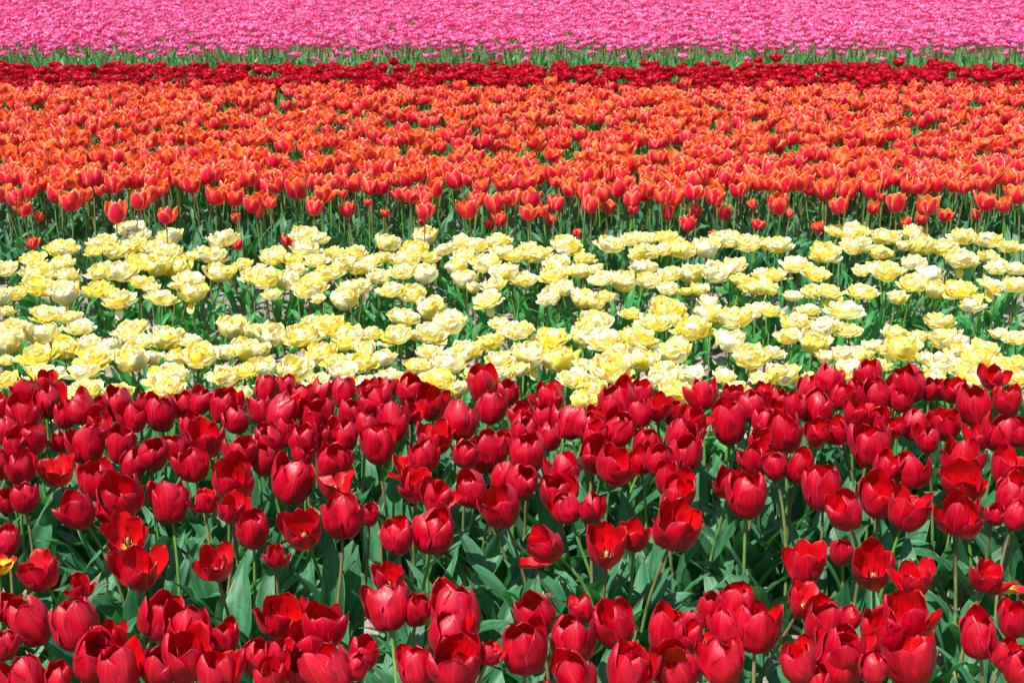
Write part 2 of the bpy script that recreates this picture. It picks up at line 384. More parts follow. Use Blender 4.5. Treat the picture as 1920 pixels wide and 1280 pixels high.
def plant(name, cat, group, centre, width, libs, kind, leaves, nleaf, tilt=None, stem_r=.0034, lean=.05, seed=0, extra=None, mesh_h=.45, stem_n=8, fat=1.12, zs=1.2):
    """One tulip: an Empty at its foot, then stem, bloom (> pistil, loose petal) and leaves as children."""
    g = random.Random(seed)
    me, mw, mh = g.choice(libs[kind]) if isinstance(libs, dict) else g.choice(libs)
    s = min(max(width * fat / mw, .5), 1.7)
    if tilt is None: tilt = (g.gauss(0, .10), g.gauss(-.04, .09))
    axis = Vector((tilt[0], tilt[1], 1)).normalized()
    base = centre - axis * (mh * mesh_h * s * zs)
    foot = Vector((base.x - axis.x * g.uniform(.05, .22) + g.gauss(0, lean * .4), base.y - axis.y * g.uniform(.05, .25) + g.gauss(0, lean * .4), 0))
    root = link(name, None); root.location = foot; root.empty_display_size = .05
    tag(root, category=cat, group=group)
    b = base - foot
    # a curve that leaves the ground upright and meets the bloom along its axis
    p0, p3 = Vector((0, 0, -.01)), b
    p1 = Vector((g.gauss(0, .01), g.gauss(0, .01), b.z * .4)); p2 = b - axis * (b.z * .35)
    path = []
    for i in range(10):
        t = i / 9; path.append(tuple(p0 * (1 - t) ** 3 + p1 * 3 * t * (1 - t) ** 2 + p2 * 3 * t * t * (1 - t) + p3 * t ** 3))
    path.append(tuple(b + axis * .004 * s))
    A = Acc(); p, uv = tube(path, [stem_r * (1.15 - .25 * i / 9) for i in range(10)] + [stem_r * 1.5], stem_n); A.grid(p, uv)
    link('stem', make_mesh('stem', *A.data(), [M['stem']]), root)
    bl = link('bloom', me, root); bl.location = b; bl.scale = (s, s, s * zs * g.uniform(.95, 1.08))
    bl.rotation_mode = 'QUATERNION'; bl.rotation_quaternion = rot_to(axis, g.uniform(0, 6.283))
    if kind in 'ow' and libs is not ORA: link('pistil', PISTIL, bl)
    for k in range(nleaf):
        lf = link('leaf', g.choice(leaves), root)
        t = g.choice((0.02, .08, .2)) if nleaf > 1 else .05
        lf.location = Vector(path[int(t * 9)]); q = g.uniform(.85, 1.15); lf.scale = (q, q, q)
        lf.rotation_euler = (g.gauss(0, .08), g.gauss(0, .08), g.uniform(0, 6.283))
    root['_k'] = kind; root['_w'] = width; root['_t'] = tilt[0]
    if extra: extra(root, bl, b, axis, s, g)
    return root

def loose_petal(mat, L=.05, W=.016):
    def fn(root, bl, b, axis, s, g):
        pts, uv = blade(L, W, (95, 120, 140, 150, 155, 160), W * 1.6, .003, 0, -1.5 + g.gauss(0, .5), 6, 8, rg=g)
        A = Acc(); A.grid(pts, uv)
        o = link('petal', make_mesh('petal', *A.data(), [mat]), root); o.location = b
        o['label'] = 'loose petal hanging below the bloom'
    return fn

# ------------------------------------------------------------------ ground
def ground():
    xs = np.unique(np.concatenate([np.linspace(-300, -8, 14), np.arange(-8, -3.2, .4), np.arange(-3.2, 3.2, .035), np.arange(3.2, 8, .4), np.linspace(8, 300, 14)]))
    ys = np.unique(np.concatenate([np.linspace(-60, 0, 6), np.arange(0, 2.2, .2), np.arange(2.2, 7.4, .03), np.arange(7.4, 30, .3), np.linspace(30, 500, 12)]))
    X, Y = np.meshgrid(xs, ys)
    g = np.random.default_rng(3)
    Z = np.zeros_like(X)
    for k in range(26):
        fr = 2 ** g.uniform(1.5, 6.3); a = g.uniform(0, 6.28); Z += np.sin((X * math.cos(a) + Y * math.sin(a)) * fr + g.uniform(0, 6.28)) * .010 / fr ** .45
    Z += g.normal(0, .0035, Z.shape)
    Z *= np.clip((12 - np.abs(Y - 4)) / 6, 0, 1)
    Z -= .012
    A = Acc(); A.grid(np.stack([X, Y, Z], -1), np.stack([X * 0, Y * 0], -1))
    o = link('ground', make_mesh('ground', *A.data(), [M['soil']])); tag(o, kind='structure', label='grey brown bare soil of the bulb field between the rows')
ground()

# ------------------------------------------------------------------ blooms read from the photograph: x y width kind [flags], in quarter pixels from a corner
REDS = {(0, 680): '0 345 140 h|185 375 260 h|370 300 230 c|200 225 180 h|350 165 180 h|600 340 200 c|490 410 150 h|725 330 130 h|880 320 200 c|1000 420 230 h|730 440 200 h|1200 385 240 c|1080 300 130 h|1390 330 190 h|1510 300 150 c|1680 320 240 h|1772 430 110 c|50 520 110 c|120 620 150 h|250 580 250 h|450 600 120 h|655 620 280 h|770 500 180 h|915 620 240 h|1000 770 110 c|1145 690 210 c|1320 640 200 h|1545 575 320 o|1440 480 180 h|1455 775 250 h|1810 675 250 h|1745 880 310 h|155 800 250 h|0 780 110 h|430 835 320 w|720 900 270 h|905 1000 310 h|820 1110 180 c|180 1020 170 c|50 1040 110 c|590 1120 270 o L|1275 1040 290 h|1540 1040 230 o|1745 1105 240 h',
 (0, 960): '60 220 175 c|5 410 190 y|290 470 360 o L|600 570 200 o|960 190 390 w|1050 460 390 o|1615 400 310 o|50 720 180 h|230 840 310 c L|560 840 360 h|30 1010 130 c|1200 800 340 h R|820 950 260 h|720 1090 380 h|900 1190 320 h|1420 920 340 h|1690 950 200 h|1400 1080 360 h|1200 1160 260 c|1640 1200 340 h|200 1240 270 h|440 1255 130 c|1930 1090 230 c|1900 140 250 h',
 (480, 960): '150 335 200 h|345 135 320 o|650 50 310 h|845 20 150 c|1060 190 240 h|1340 130 320 c|205 790 390 o|510 870 320 h|1000 510 240 o|990 730 340 h|1205 750 200 c|1500 790 370 h|1450 915 300 c|810 1050 210 h|390 1020 380 h|170 1060 170 h|540 1190 400 h|330 1180 220 h|110 1235 250 h|740 1150 180 c|1755 1060 180 h|1190 1190 270 h|1500 1130 400 h|1500 1240 230 c',
 (960, 960): '90 1020 330 c|170 760 300 h|440 955 340 c|530 730 250 h|780 870 330 h|250 260 340 o D|710 265 330 o|915 190 230 o|1230 130 430 o|870 1080 240 o|880 1200 350 h|1230 1170 320 c|1580 1130 350 h|1170 890 320 h|1330 950 290 h|1350 830 180 h|1600 860 290 c|1680 690 280 h|1480 715 120 h|1825 870 370 h|460 1250 360 h',
 (1440, 960): '280 410 320 o|555 300 155 c|790 440 320 o|1110 520 310 o|1640 500 290 o P|270 680 330 w R|1050 800 380 h|420 830 310 h|620 790 140 h|560 1040 450 h|540 1130 330 c|850 900 300 h|1060 1120 430 o|230 1150 280 h|370 1260 140 c|790 1170 170 c|1580 940 270 h|1840 820 270 h|1800 1070 320 h|1890 1190 190 c',
 (480, 680): '80 200 180 h|215 190 140 c|350 270 180 h|200 370 240 h|40 360 130 h|490 225 120 h|650 235 200 c|460 410 270 h|850 200 160 h|990 190 150 h|900 300 250 h|1165 220 230 c|1320 320 230 h|1690 165 240 h|1760 330 205 c|1890 230 110 h|1540 430 250 c|1030 450 250 h|1170 390 120 h|100 580 210 c L|225 530 150 h|720 400 200 h|830 470 110 h|665 550 230 c|920 620 270 h|1330 580 280 o|360 600 230 h|480 580 180 h|340 690 180 h|580 760 270 c|10 680 80 h|60 740 90 c|285 890 310 h|1120 780 250 w|1260 710 200 h|1210 920 320 o|1370 1020 310 h|600 920 370 w|1580 700 150 c|1720 670 290 h|1860 600 140 h|1615 960 235 c|1835 1080 290 h|1860 860 170 h',
 (960, 680): '280 270 290 h|70 390 170 h|430 450 240 h|230 420 160 h|560 470 110 c|625 415 140 h|790 310 270 c|880 240 130 h|965 250 140 h|950 380 120 c|1090 350 205 o|1210 370 110 h|1430 240 270 h|1660 265 170 h|1800 340 210 c|1890 240 110 h|1360 430 250 h|1630 460 280 h|1890 450 150 c|800 510 235 c|620 560 160 h|280 560 200 h|90 530 230 c|110 690 260 c|1280 560 250 h|1000 620 200 c|620 705 240 h|770 780 330 h|960 740 130 h|1290 710 240 c|1110 740 210 h|1170 880 250 h|1245 990 280 h|390 810 260 h|80 900 210 c|340 980 270 h|410 1090 200 c|600 1090 190 c|1630 910 250 h|1760 1010 310 c|1820 740 240 h|1870 600 140 h',
 (1440, 680): '90 290 150 c|60 370 150 h|450 150 230 h|320 215 220 h|210 330 90 h|370 340 240 c|120 540 320 h|550 260 140 h|660 220 150 h|760 100 210 h|810 235 205 c|920 230 100 c|1065 155 255 h|1210 200 140 c|1290 210 110 h|1400 215 180 h|1690 120 240 h|1550 330 250 c|1800 300 240 h|670 380 240 h|830 430 120 h|370 540 210 h|530 530 230 h L|770 630 300 h|960 490 140 h|1105 470 220 c|1330 475 230 h|1200 580 90 c|1590 570 240 o|1760 540 250 h|1890 540 110 h|1000 290 120 h|50 790 160 h|230 790 240 h|400 950 290 h|580 1120 295 h L|1060 810 260 c|890 790 130 h|830 1000 300 h|1040 1110 350 o|1450 740 340 h|1460 905 330 o|1800 800 320 o|1830 1020 250 h|1445 1150 400 h|1700 1140 110 c|1860 1150 180 c'}
CREAMS = {(0, 400): '40 410 200 d|250 340 180 d|470 265 280 d|290 440 250 d|470 380 180 d|300 540 250 d|500 460 170 d|490 600 200 u P|100 600 170 d|20 620 140 u|50 730 90 d|770 210 240 d|700 290 120 d|990 110 190 d|1020 170 210 d|1010 240 190 d|850 280 180 d|1140 250 140 d|1270 180 200 d|1250 290 230 d|1670 190 230 d|1450 320 120 d|1590 310 240 d|1370 320 90 d|1050 360 230 f|1180 390 170 u|1320 410 180 u|760 430 200 d|900 440 230 d|1060 510 180 d|740 570 220 f|900 640 240 d P|1130 560 130 d|1210 630 210 f|1430 500 210 d|1450 590 190 u P|1650 440 230 u|1820 380 150 d|1900 470 190 d|1310 540 70 d|350 750 250 f|540 780 160 d|600 850 200 d|80 870 230 d|320 900 290 d|60 960 240 u|280 1060 280 f|490 1010 180 u|660 970 180 d|820 1000 160 u|980 860 230 f|950 940 160 d|1060 960 160 d|700 1080 260 f|990 1090 230 u|1260 930 280 d|1430 950 140 d|1140 1080 130 u|1320 1080 180 d|1500 1060 280 d|1750 860 250 u|1890 880 100 u|1690 1040 170 d|1840 1020 200 u|620 1180 260 f|320 1190 270 f|60 1250 170 d|1260 1220 300 d|1700 1220 240 d|1830 1180 220 f|40 1100 90 d|640 1310 250 f|880 1340 200 d|1250 1330 250 d|1830 1340 110 d|200 1360 200 d|420 1350 180 d',
 (480, 400): '370 160 200 d|470 190 150 d|370 270 210 d|580 300 150 d|740 300 190 d|130 320 200 d|290 350 150 d|450 350 180 f|650 380 150 u|770 400 190 d|870 350 150 d|960 330 150 d|990 230 200 u|1270 170 200 u|1190 270 220 d|1130 350 230 d|1410 270 160 d|1310 330 130 d|1550 220 180 d|1660 240 180 d|1810 210 190 d|1560 320 170 d|1720 370 200 d|1850 290 180 d|1510 400 150 u|1570 490 180 u|1860 440 180 u|1630 555 75 u|1780 540 170 d|1740 640 210 f P|920 470 170 d|1090 440 170 d|1270 450 190 u|1020 570 220 f|1180 600 190 d|720 560 230 d|660 640 190 u|790 530 150 d|400 560 270 d|230 500 180 u|80 490 220 d|500 470 200 d|560 440 180 d|310 420 150 d|120 610 130 d|470 640 100 d|30 400 90 d|1100 770 230 d|1310 710 210 u|1440 820 220 u|1060 910 220 d|1290 900 270 f|550 830 230 d|400 800 110 d|350 910 250 d|490 900 90 d|700 930 250 d|870 900 160 d|830 1010 140 u|120 910 220 u|30 870 120 d|40 1020 130 u|60 1150 180 u|490 1050 240 d|290 1170 270 u|600 1110 200 d|650 1180 230 d|770 1110 240 f|960 1080 150 u|1300 1040 200 d|1430 1120 300 d|1570 1020 250 d|1210 1150 170 d|1760 960 200 d|1820 830 150 d|1880 880 150 d|1820 1100 200 d|980 1230 200 d|1370 1240 250 f|1660 1200 200 f|1850 1200 180 d|1510 1310 150 u|800 1260 160 d|460 1260 180 d|1150 1270 180 d|80 1290 180 f',
 (960, 400): '30 320 150 d|120 250 140 d|200 310 240 d|410 240 240 d|550 330 150 f|340 370 190 d|520 430 190 d|630 410 110 d|740 230 210 d|900 190 170 d|1010 190 140 d|1000 290 240 d|1170 180 190 f|1140 270 140 d|1280 270 220 d|1460 260 170 u|1600 190 200 d|1760 220 190 d|1920 230 150 d|80 490 180 d|310 450 220 d|280 620 180 d L|400 560 130 u|540 630 180 u|620 670 120 u P|700 620 120 d|680 480 200 f|840 510 200 u|980 400 200 d|1030 500 200 d|1190 450 190 d|1340 450 200 u|1530 440 230 d|1660 390 170 d|1710 500 160 d|1880 450 150 d|1840 540 220 d|1170 560 150 d|1300 580 100 d|1410 570 120 u|1480 660 150 d|1160 720 260 d|1220 800 140 d|1050 820 260 f|890 750 160 f|620 810 250 d|560 910 230 u|290 930 280 f|60 880 200 d|700 940 280 f|950 920 290 f|1360 870 270 d|1490 760 200 u|1670 780 260 d|1850 720 220 f|1630 950 210 u|140 1060 240 u P|350 1100 260 u|530 1130 140 f|730 1160 310 d|970 1090 250 u|800 1030 200 d|1210 1030 270 u|1160 1150 200 f|470 1230 250 f|1330 1210 180 u|1810 1070 240 d P|1120 1240 260 d|1600 1220 180 f|1860 1240 130 d|60 1170 90 u|530 1410 180 u|620 1300 180 d|1220 1330 260 d|1680 1310 200 d|900 1290 180 f',
 (1440, 400): '80 240 200 d|510 130 150 d|640 140 220 d|670 240 220 d|430 290 290 d|210 380 230 f|350 440 210 f|40 460 170 f|10 560 110 u|880 170 220 d|840 290 170 d|1100 150 170 d|1140 240 190 u|1020 240 100 u|1320 250 200 d|1450 180 180 d|1650 200 190 d|1800 250 150 d|1890 260 90 d|1450 340 250 d P|1660 320 150 d|1720 400 170 d|1850 410 170 d|1100 370 170 d|700 430 120 d|900 430 230 d|800 400 150 d|1080 520 200 d|1210 470 220 u|1260 570 160 u|1450 570 250 f|1530 690 170 d|1680 540 180 f P|1850 540 180 d|970 630 130 u|710 580 240 f|320 580 140 d|460 580 200 f P|190 620 130 d|310 720 160 f|580 720 250 f|20 730 170 f|210 820 200 d|420 850 230 d|600 870 180 f|150 920 180 d|350 960 280 u|1280 810 220 d|1340 940 250 d|960 900 200 d|1130 920 160 d|780 1000 180 d|1000 1020 290 d|680 1060 160 u|560 1050 180 d|440 1080 130 u|1740 900 120 u|1860 930 170 d|1430 1030 160 d|1620 1010 240 f|1300 1130 230 d|1190 1090 150 d|1460 1150 250 f|840 1130 180 f|620 1170 220 d|100 1200 280 d|50 1040 170 f|1720 1150 200 d|1850 1130 170 d|1560 1100 200 d|1560 1250 240 d|1860 1230 180 d|330 1220 110 d|1250 1240 200 d'}
ORANGES = {(0, 240): '30 480 120 o|110 520 115 c|220 465 120 h|325 415 110 h|420 500 120 h|525 550 150 h|620 500 120 h|180 610 130 l|290 665 60 l|870 635 140 h|1045 540 130 h|1125 495 120 h|1245 655 125 h|755 370 110 h|860 420 130 h|950 390 120 h|1040 395 110 h|1140 370 110 o|1260 390 160 o|1435 425 150 o|1620 505 145 h|1765 520 130 h|1895 570 130 h|1765 675 70 l|245 865 90 l|1780 870 75 l|560 390 160 o|640 390 120 h|1340 390 90 h|1570 350 130 h|1680 370 100 h|1780 380 150 o|100 380 110 h|430 400 100 h|210 340 90 c|750 470 80 l|1210 470 60 l',
 (480, 240): '40 540 120 h|110 560 85 h|40 640 70 l|155 430 110 h|310 450 150 h|435 590 110 h|500 500 170 o|680 610 100 l|610 400 120 h|735 415 130 h|855 440 110 h|950 440 110 h|1080 490 105 h|1160 510 110 h|1340 460 120 h|1240 470 80 h|1270 530 110 h|1265 625 120 h|1250 710 60 l|970 640 60 l|1590 610 170 o|1660 530 110 h|1690 445 110 h|1490 390 120 h|1790 565 130 h|1830 685 110 l|1745 725 80 l|1850 420 120 h|1900 530 110 h|240 845 90 l|840 560 45 l|430 400 100 h|1050 380 100 h|1210 350 120 h|1130 390 110 h|1340 350 100 h|1740 310 120 o|1600 390 100 h|80 370 130 o|650 500 65 l',
 (960, 240): '120 640 140 o|20 520 90 h|150 530 150 o|330 560 110 h|290 690 80 l|230 620 85 h|430 460 120 h|550 480 130 h|590 570 120 h|675 490 120 c|720 590 110 l|800 460 130 h|920 480 100 c|900 540 120 h|1030 460 130 h|1130 510 110 h|1220 515 140 h|1360 480 130 h|1520 510 140 h|1690 470 140 o|1170 640 90 l|910 615 80 l|1370 630 90 l|1320 720 110 l|1600 635 95 l|1845 725 95 l|1800 575 70 l|485 790 60 l|1455 360 120 c|1620 340 140 h|1800 370 140 h|1530 190 140 o|380 330 150 h|200 350 140 h|60 340 120 h|580 360 150 h|800 320 130 h|1010 340 120 h|1130 350 110 h|1235 320 110 h|1500 800 50 l',
 (1440, 240): '80 570 140 h|120 435 130 h|270 405 150 o|435 455 150 o|525 580 125 h|590 465 130 h|770 460 130 h|960 565 145 o|1190 595 150 o|1325 660 110 l|1035 715 75 l|1150 680 80 l|1140 430 130 h|1265 415 130 h|1390 430 110 h|1470 430 120 h|1620 425 120 h|1640 550 150 o|1770 580 110 h|1870 505 130 h|860 390 120 h|975 370 130 h|790 600 90 l|850 520 70 l|165 640 50 l|370 745 80 l|1560 650 60 l|680 420 85 h|1750 350 130 o|1860 380 110 h|30 360 80 c|1590 310 120 c|1460 320 130 h|1200 300 120 h|1180 770 50 l'}
def read(tab):
    for (x0, y0), s in tab.items():
        for e in s.split('|'):
            q = e.split()
            yield x0 + int(q[0]) / 4, y0 + int(q[1]) / 4, int(q[2]) / 4, q[3], q[4] if len(q) > 4 else ''

def in_frame(o): return o

def label_rows(plants, step, describe, row_words, tail):
    """Rows counted from the camera outwards, each read from left to right."""
    plants = sorted(plants, key=lambda p: p[1])                # by distance
    n = max(1, round(len(plants) / step)); rows = np.array_split(np.arange(len(plants)), n)
    for r, idx in enumerate(rows):
        members = sorted((plants[i] for i in idx), key=lambda p: p[0])
        for k, (x, d, o) in enumerate(members):
            if 'label' not in o: o['label'] = f'{describe(o)}, {ordw(k + 1)} from left in {row_words(r)} {tail}'
    for p in plants:
        for key in ('_k', '_w', '_t'):
            if key in p[2]: del p[2][key]

def lean_word(o):
    t = o['_t']; return ' leaning left' if t < -.13 else (' leaning right' if t > .13 else '')
def size_word(o, a, b):
    return 'small ' if o['_w'] < a else ('big ' if o['_w'] > b else '')

# ------------------------------------------------------------------ the red bed in front
reds = []
TILT = {'L': (-.45, -.15), 'R': (.45, -.1), 'D': (-1.1, -.25)}
SPECIAL = {}
i = 0
for px, py, wpx, k, fl in read(REDS):
    i += 1; g = random.Random(9000 + i)
    p = at_z(px, py, .385 + g.uniform(-.022, .022))
    wm = min(max(wpx * depth(p) / F, .040), .105)
    if wm > .060: wm = .060 + (wm - .060) * .80
    if k != 'y' and fl == '': wm = max(wm, .058 if py < 940 else (.050 if wpx > 45 else .044))
    t = TILT.get(fl)
    if t is None:
        t = (g.gauss(0, .17), g.gauss(-.05, .14))
        if k in 'ow': t = (t[0], t[1] - .16)                     # wide open cups face the viewer a little
    ex = None
    lib_ = RED
    if k == 'y': lib_ = dict(w=FLAME); k = 'w'; sp = 'red tulip splashed with bright yellow at the edge'
    else: sp = None
    if fl == 'P':
        def ex(root, bl, b, axis, s, g):
            pts, uv = blade(.095, .019, (90, 92, 84, 80, 78, 80), .03, .004, 0, -.25, 8, 10, rg=g)
            A = Acc(); A.grid(pts, uv); o = link('petal', make_mesh('petal', *A.data(), [M['flame']]), root); o.location = b
            o['label'] = 'petal fallen open sideways with a yellow base'
        sp = 'red tulip with one yellow-based petal fallen open sideways'
    if fl == 'D': sp = 'red tulip drooping far over to one side on a bent brown stem'
    if k == 'w' and fl == 'R': sp = 'wide open red tulip lying over on a curved stem'
    o = plant('red_tulip', 'red tulip', 'red tulips in the front bed', p, wm, lib_, k, LEAF_RED, 3, t, .0037, .05, 9000 + i, ex)
    if sp: o['label'] = sp
    reds.append((px, p.y, o))
def d_red(o):
    s = size_word(o, .055, .082)
    return s + {'c': 'closed', 'h': 'half-open', 'o': 'open', 'w': 'wide open'}[o['_k']] + ' red tulip' + lean_word(o)
def bud_data(g):
    return cup_bloom('c', g, L=.040, W=.012, nu=6, nv=8, pointed=True, jit=1)
BUD = lib('bud', M['bud'], bud_data, 2, 480)
for k, (px, py, wpx, lb) in enumerate(((1024, 1117, 19, 'brown green tulip bud standing low among the leaves of the red bed'), (715, 1000, 14, 'narrow withered brown bud beside a small red tulip'))):
    p = at_z(px, py, .27); o = plant('tulip_bud', 'tulip bud', 'unopened buds in the red bed', p, wpx * depth(p) / F, dict(c=BUD), 'c', LEAF_RED, 2, (.05, 0), .003, .03, 77 + k)
    o['label'] = lb
    for key in ('_k', '_w', '_t'): del o[key]
for px, py, rz, ln in ((760, 880, -.2, .40), (846, 905, .2, .38)):
    o = min(reds, key=lambda q: abs(q[0] - px) + 400 * abs(q[1] - at_z(px, py, .33).y))[2]
    g = random.Random(int(px)); lf = link('leaf', make_mesh('leaf', *leaf_data(g, ln, .020, 9, droop=4), [M['leaf']]), o)
    lf.rotation_euler = (0, 0, rz); lf['label'] = 'tall leaf rising above the red blooms'
label_rows(reds, 24, d_red, lambda r: f'{ordw(r + 1)} row', 'of red bed')

# ------------------------------------------------------------------ the cream bed
creams = []
for px, py, wpx, k, fl in read(CREAMS):
    i += 1; g = random.Random(9000 + i)
    p = at_z(px, py, .285 + g.uniform(-.015, .015))
    wm = min(max(wpx * depth(p) / F, .05), .125)
    t = {'L': (-.8, -.3)}.get(fl, (g.gauss(0, .12), g.gauss(-.05, .10)))
    o = plant('cream_tulip', 'cream tulip', 'double cream tulips in the second bed', p, wm, CRE, k, LEAF_CRE, 3, t, .0031, .05, 9000 + i,
              loose_petal(M['cream']) if fl == 'P' else None, mesh_h=.5, stem_n=6, fat=1.26, zs=1.0)
    o['_p'] = 1 if fl == 'P' else 0
    creams.append((px, p.y, o))
def d_cream(o):
    s = size_word(o, .068, .11)
    e = ' dropping a petal' if o['_p'] else lean_word(o)
    return s + {'d': 'full', 'f': 'flat open', 'u': 'cupped'}[o['_k']] + ' cream tulip' + e
label_rows(creams, 26, d_cream, lambda r: f'{ordw(r + 1)} row', 'beyond red bed')
for p in creams: del p[2]['_p']

# ------------------------------------------------------------------ the orange bed
def gap_weight(y, gaps, width=.12, depth_=.8):
    return 1 - depth_ * sum(math.exp(-((y - q) / width) ** 2) for q in gaps)
oranges = []
def orange_plant(p, wm, k, idx, nleaf, cat='orange tulip'):
    g = random.Random(9000 + idx)
    return plant('orange_tulip', cat, 'orange tulips with pale rims in the third bed', p, wm, ORA, k, LEAF_ORA, nleaf,
                 (g.gauss(0, .09), g.gauss(-.03, .08)), .0034, .03, 9000 + idx, None, stem_n=6, fat=1.16, zs=1.14)
pts_o = []
for px, py, wpx, k, fl in read(ORANGES):
    i += 1; g = random.Random(9000 + i)
    if k == 'l':
        p = at_y(px, py, g.uniform(6.3, 6.5) if py < 425 else g.uniform(6.18, 6.28)); k = g.choice('oh')
        o = orange_plant(p, min(max(wpx * depth(p) / F, .03), .07), k, i, 1); o['_low'] = 1
    else:
        p = at_z(px, py, .405 + g.uniform(-.02, .02))
        o = orange_plant(p, min(max(wpx * depth(p) / F, .05), .095), k, i, 2); o['_low'] = 0
    oranges.append((px, p.y, o)); pts_o.append((p.x, p.y))
GAPS_O = (7.62, 8.45, 9.42)
def scatter(y0, y1, dens, gaps, seed, sp, margin=.5, gw=.12, gd=.8, half=None):
    """Poisson-like points over the part of the bed between the distances y0 and y1."""
    g = random.Random(seed); cell = {}; out = []
    n = int((y1 - y0) * 2 * (.375 * (y1) + margin) * dens * 1.6)
    for _ in range(n):
        y = g.uniform(y0, y1); x = g.uniform(-1, 1) * (.375 * y + margin)
        if g.random() > gap_weight(y, gaps, gw, gd): continue
        c = (int(x / sp) , int(y / sp)); ok = True
        for a in (-1, 0, 1):
            for b in (-1, 0, 1):
                for q in cell.get((c[0] + a, c[1] + b), ()):
                    if (q[0] - x) ** 2 + (q[1] - y) ** 2 < sp * sp: ok = False
        if ok: cell.setdefault(c, []).append((x, y)); out.append((x, y))
    return out
cand = scatter(6.62, 10.35, 125, GAPS_O, 11, .072, margin=1.2, gw=.20, gd=.95)
cand = [c for c in cand if all((c[0] - q[0]) ** 2 + (c[1] - q[1]) ** 2 > .0045 for q in pts_o)]
cand.sort(key=lambda c: c[1])
n_ind = 298 - len(oranges); ind, rest = [], []
for c in cand:
    px = project(c[0], c[1], .4)[0]
    (ind if len(ind) < n_ind and -10 < px < 1930 else rest).append(c)
for c in ind:
    i += 1; g = random.Random(9000 + i)
    p = Vector((c[0], c[1], .405 + g.gauss(0, .022)))
    o = orange_plant(p, g.uniform(.062, .085), g.choices('cho', (2, 6, 4))[0], i, 0); o['_low'] = 0
    oranges.append((project(*p)[0], p.y, o))
def d_or(o):
    if o['_low']: return 'short-stemmed small orange-red tulip'
    return size_word(o, .062, .086) + {'c': 'closed', 'h': 'half-open', 'o': 'open'}[o['_k']] + ' orange tulip' + lean_word(o)
label_rows(oranges, 27, d_or, lambda r: f'{ordw(r + 1)} row', 'beyond cream bed')
for p in oranges: del p[2]['_low']

# ------------------------------------------------------------------ many plants in one mesh
def batch(A_list, datas, pts, seed, zfun, sfun, tilt=.1, off=0.):
    """Copies the DATAS (verts, quads, puv, mat) to PTS; returns arrays."""
    g = np.random.default_rng(seed); pts = np.array(pts); pick = g.integers(0, len(datas), len(pts))
    for k, (V, Q, P, MI) in enumerate(datas):
        sel = pts[pick == k]; n = len(sel)
        if not n: continue
        sp = g.uniform(0, 6.283, n); s = sfun(g, n)
        tx, ty = g.normal(0, tilt, n), g.normal(-.03, tilt, n)
        c, sn = np.cos(sp), np.sin(sp)
        x = (V[None, :, 0] * c[:, None] - V[None, :, 1] * sn[:, None]) * s[:, None]
        y = (V[None, :, 0] * sn[:, None] + V[None, :, 1] * c[:, None]) * s[:, None]
        z = V[None, :, 2] * s[:, None]
        z0 = zfun(g, n)
        X = x + z * tx[:, None] + sel[:, 0, None]; Y = y + z * ty[:, None] + sel[:, 1, None]
        Z = z - x * tx[:, None] - y * ty[:, None] + z0[:, None]
        VV = np.stack([X, Y, Z], -1).reshape(-1, 3)
        base = A_list[0]['n']
        QQ = (Q[None] + (np.arange(n) * len(V))[:, None, None]).reshape(-1, 4) + base
        A_list[0]['n'] += len(VV)
        A_list.append((VV, QQ, np.tile(P, (n, 1)), np.tile(MI, n), np.repeat(g.uniform(0, 1, n), len(V))))
def finish(name, L, mats, **props):
    V, Q, P, MI, RN = [np.concatenate([a[j] for a in L[1:]]) for j in range(5)]
    o = link(name, make_mesh(name, V, Q, P, MI, mats, RN)); tag(o, **props); return o
def with_stem(d, h, r=.0032, n=4):
    """A bloom at height h on a short stem, one data set; material 1 is the stem."""
    V, Q, P, MI = d
    A = Acc(); p, uv = tube([(0, 0, -h), (.002, 0, -h * .5), (0, 0, .002)], r, n); A.grid(p, uv, 1)
    v2, q2, p2, m2 = A.data()
    return np.concatenate([V, v2]), np.concatenate([Q, q2 + len(V)]), np.concatenate([P, p2]), np.concatenate([MI, m2])
def leafset(seed, n, L, W, lean, nu=2, nv=6):
    return [leaf_data(g, g.uniform(*L), g.uniform(*W), g.uniform(*lean), nu, nv, g.choice((0, 10, 35))) for g in (random.Random(seed + k) for k in range(n))]

# the rest of the orange bed
lowO = [with_stem(cup_bloom(k, random.Random(1500 + j), L=.072, W=.0265, nu=6, nv=7, pointed=True, ruff=.0016), .36) for j, k in enumerate('hohohohcohhoc')]
L = [dict(n=0)]
batch(L, lowO, rest, 21, lambda g, n: g.normal(.368, .022, n), lambda g, n: g.uniform(1.1, 1.48, n), .1)
finish('orange_tulips', L, [M['orange'], M['stem']], kind='stuff', category='tulip bed', label='dense mass of orange tulips filling the bed up to the crimson band')

# ------------------------------------------------------------------ the crimson band: single small doubles
CRI = [with_stem(double_bloom('u' if j % 3 else 'd', random.Random(1600 + j), L=.040, W=.015, nu=5, nv=6, rings=4), .24) for j in range(8)]
CRI_ME = [make_mesh('crimson_tulip', *d, [M['crimson'], M['stemg']]) for d in CRI]
cand = scatter(10.5, 12.1, 120, (12.2,), 31, .082, 1.1, .3, .75)
crim = []; crest = []
inside = [c for c in cand if -15 < project(c[0], c[1], .36)[0] < 1935]
inside.sort(key=lambda c: c[1])
for c in inside[:299]:
    i += 1; g = random.Random(9000 + i)
    o = link('crimson_tulip', g.choice(CRI_ME)); s = g.uniform(1.55, 1.95); o.scale = (s, s, s)
    o.location = (c[0], c[1], .345 + g.gauss(0, .02)); o.rotation_euler = (g.gauss(0, .1), g.gauss(0, .1), g.uniform(0, 6.28))
    tag(o, category='crimson tulip', group='crimson double tulips in the narrow fourth bed'); o['_w'] = s; o['_t'] = o.rotation_euler.y
    crim.append((project(c[0], c[1], .36)[0], c[1], o))
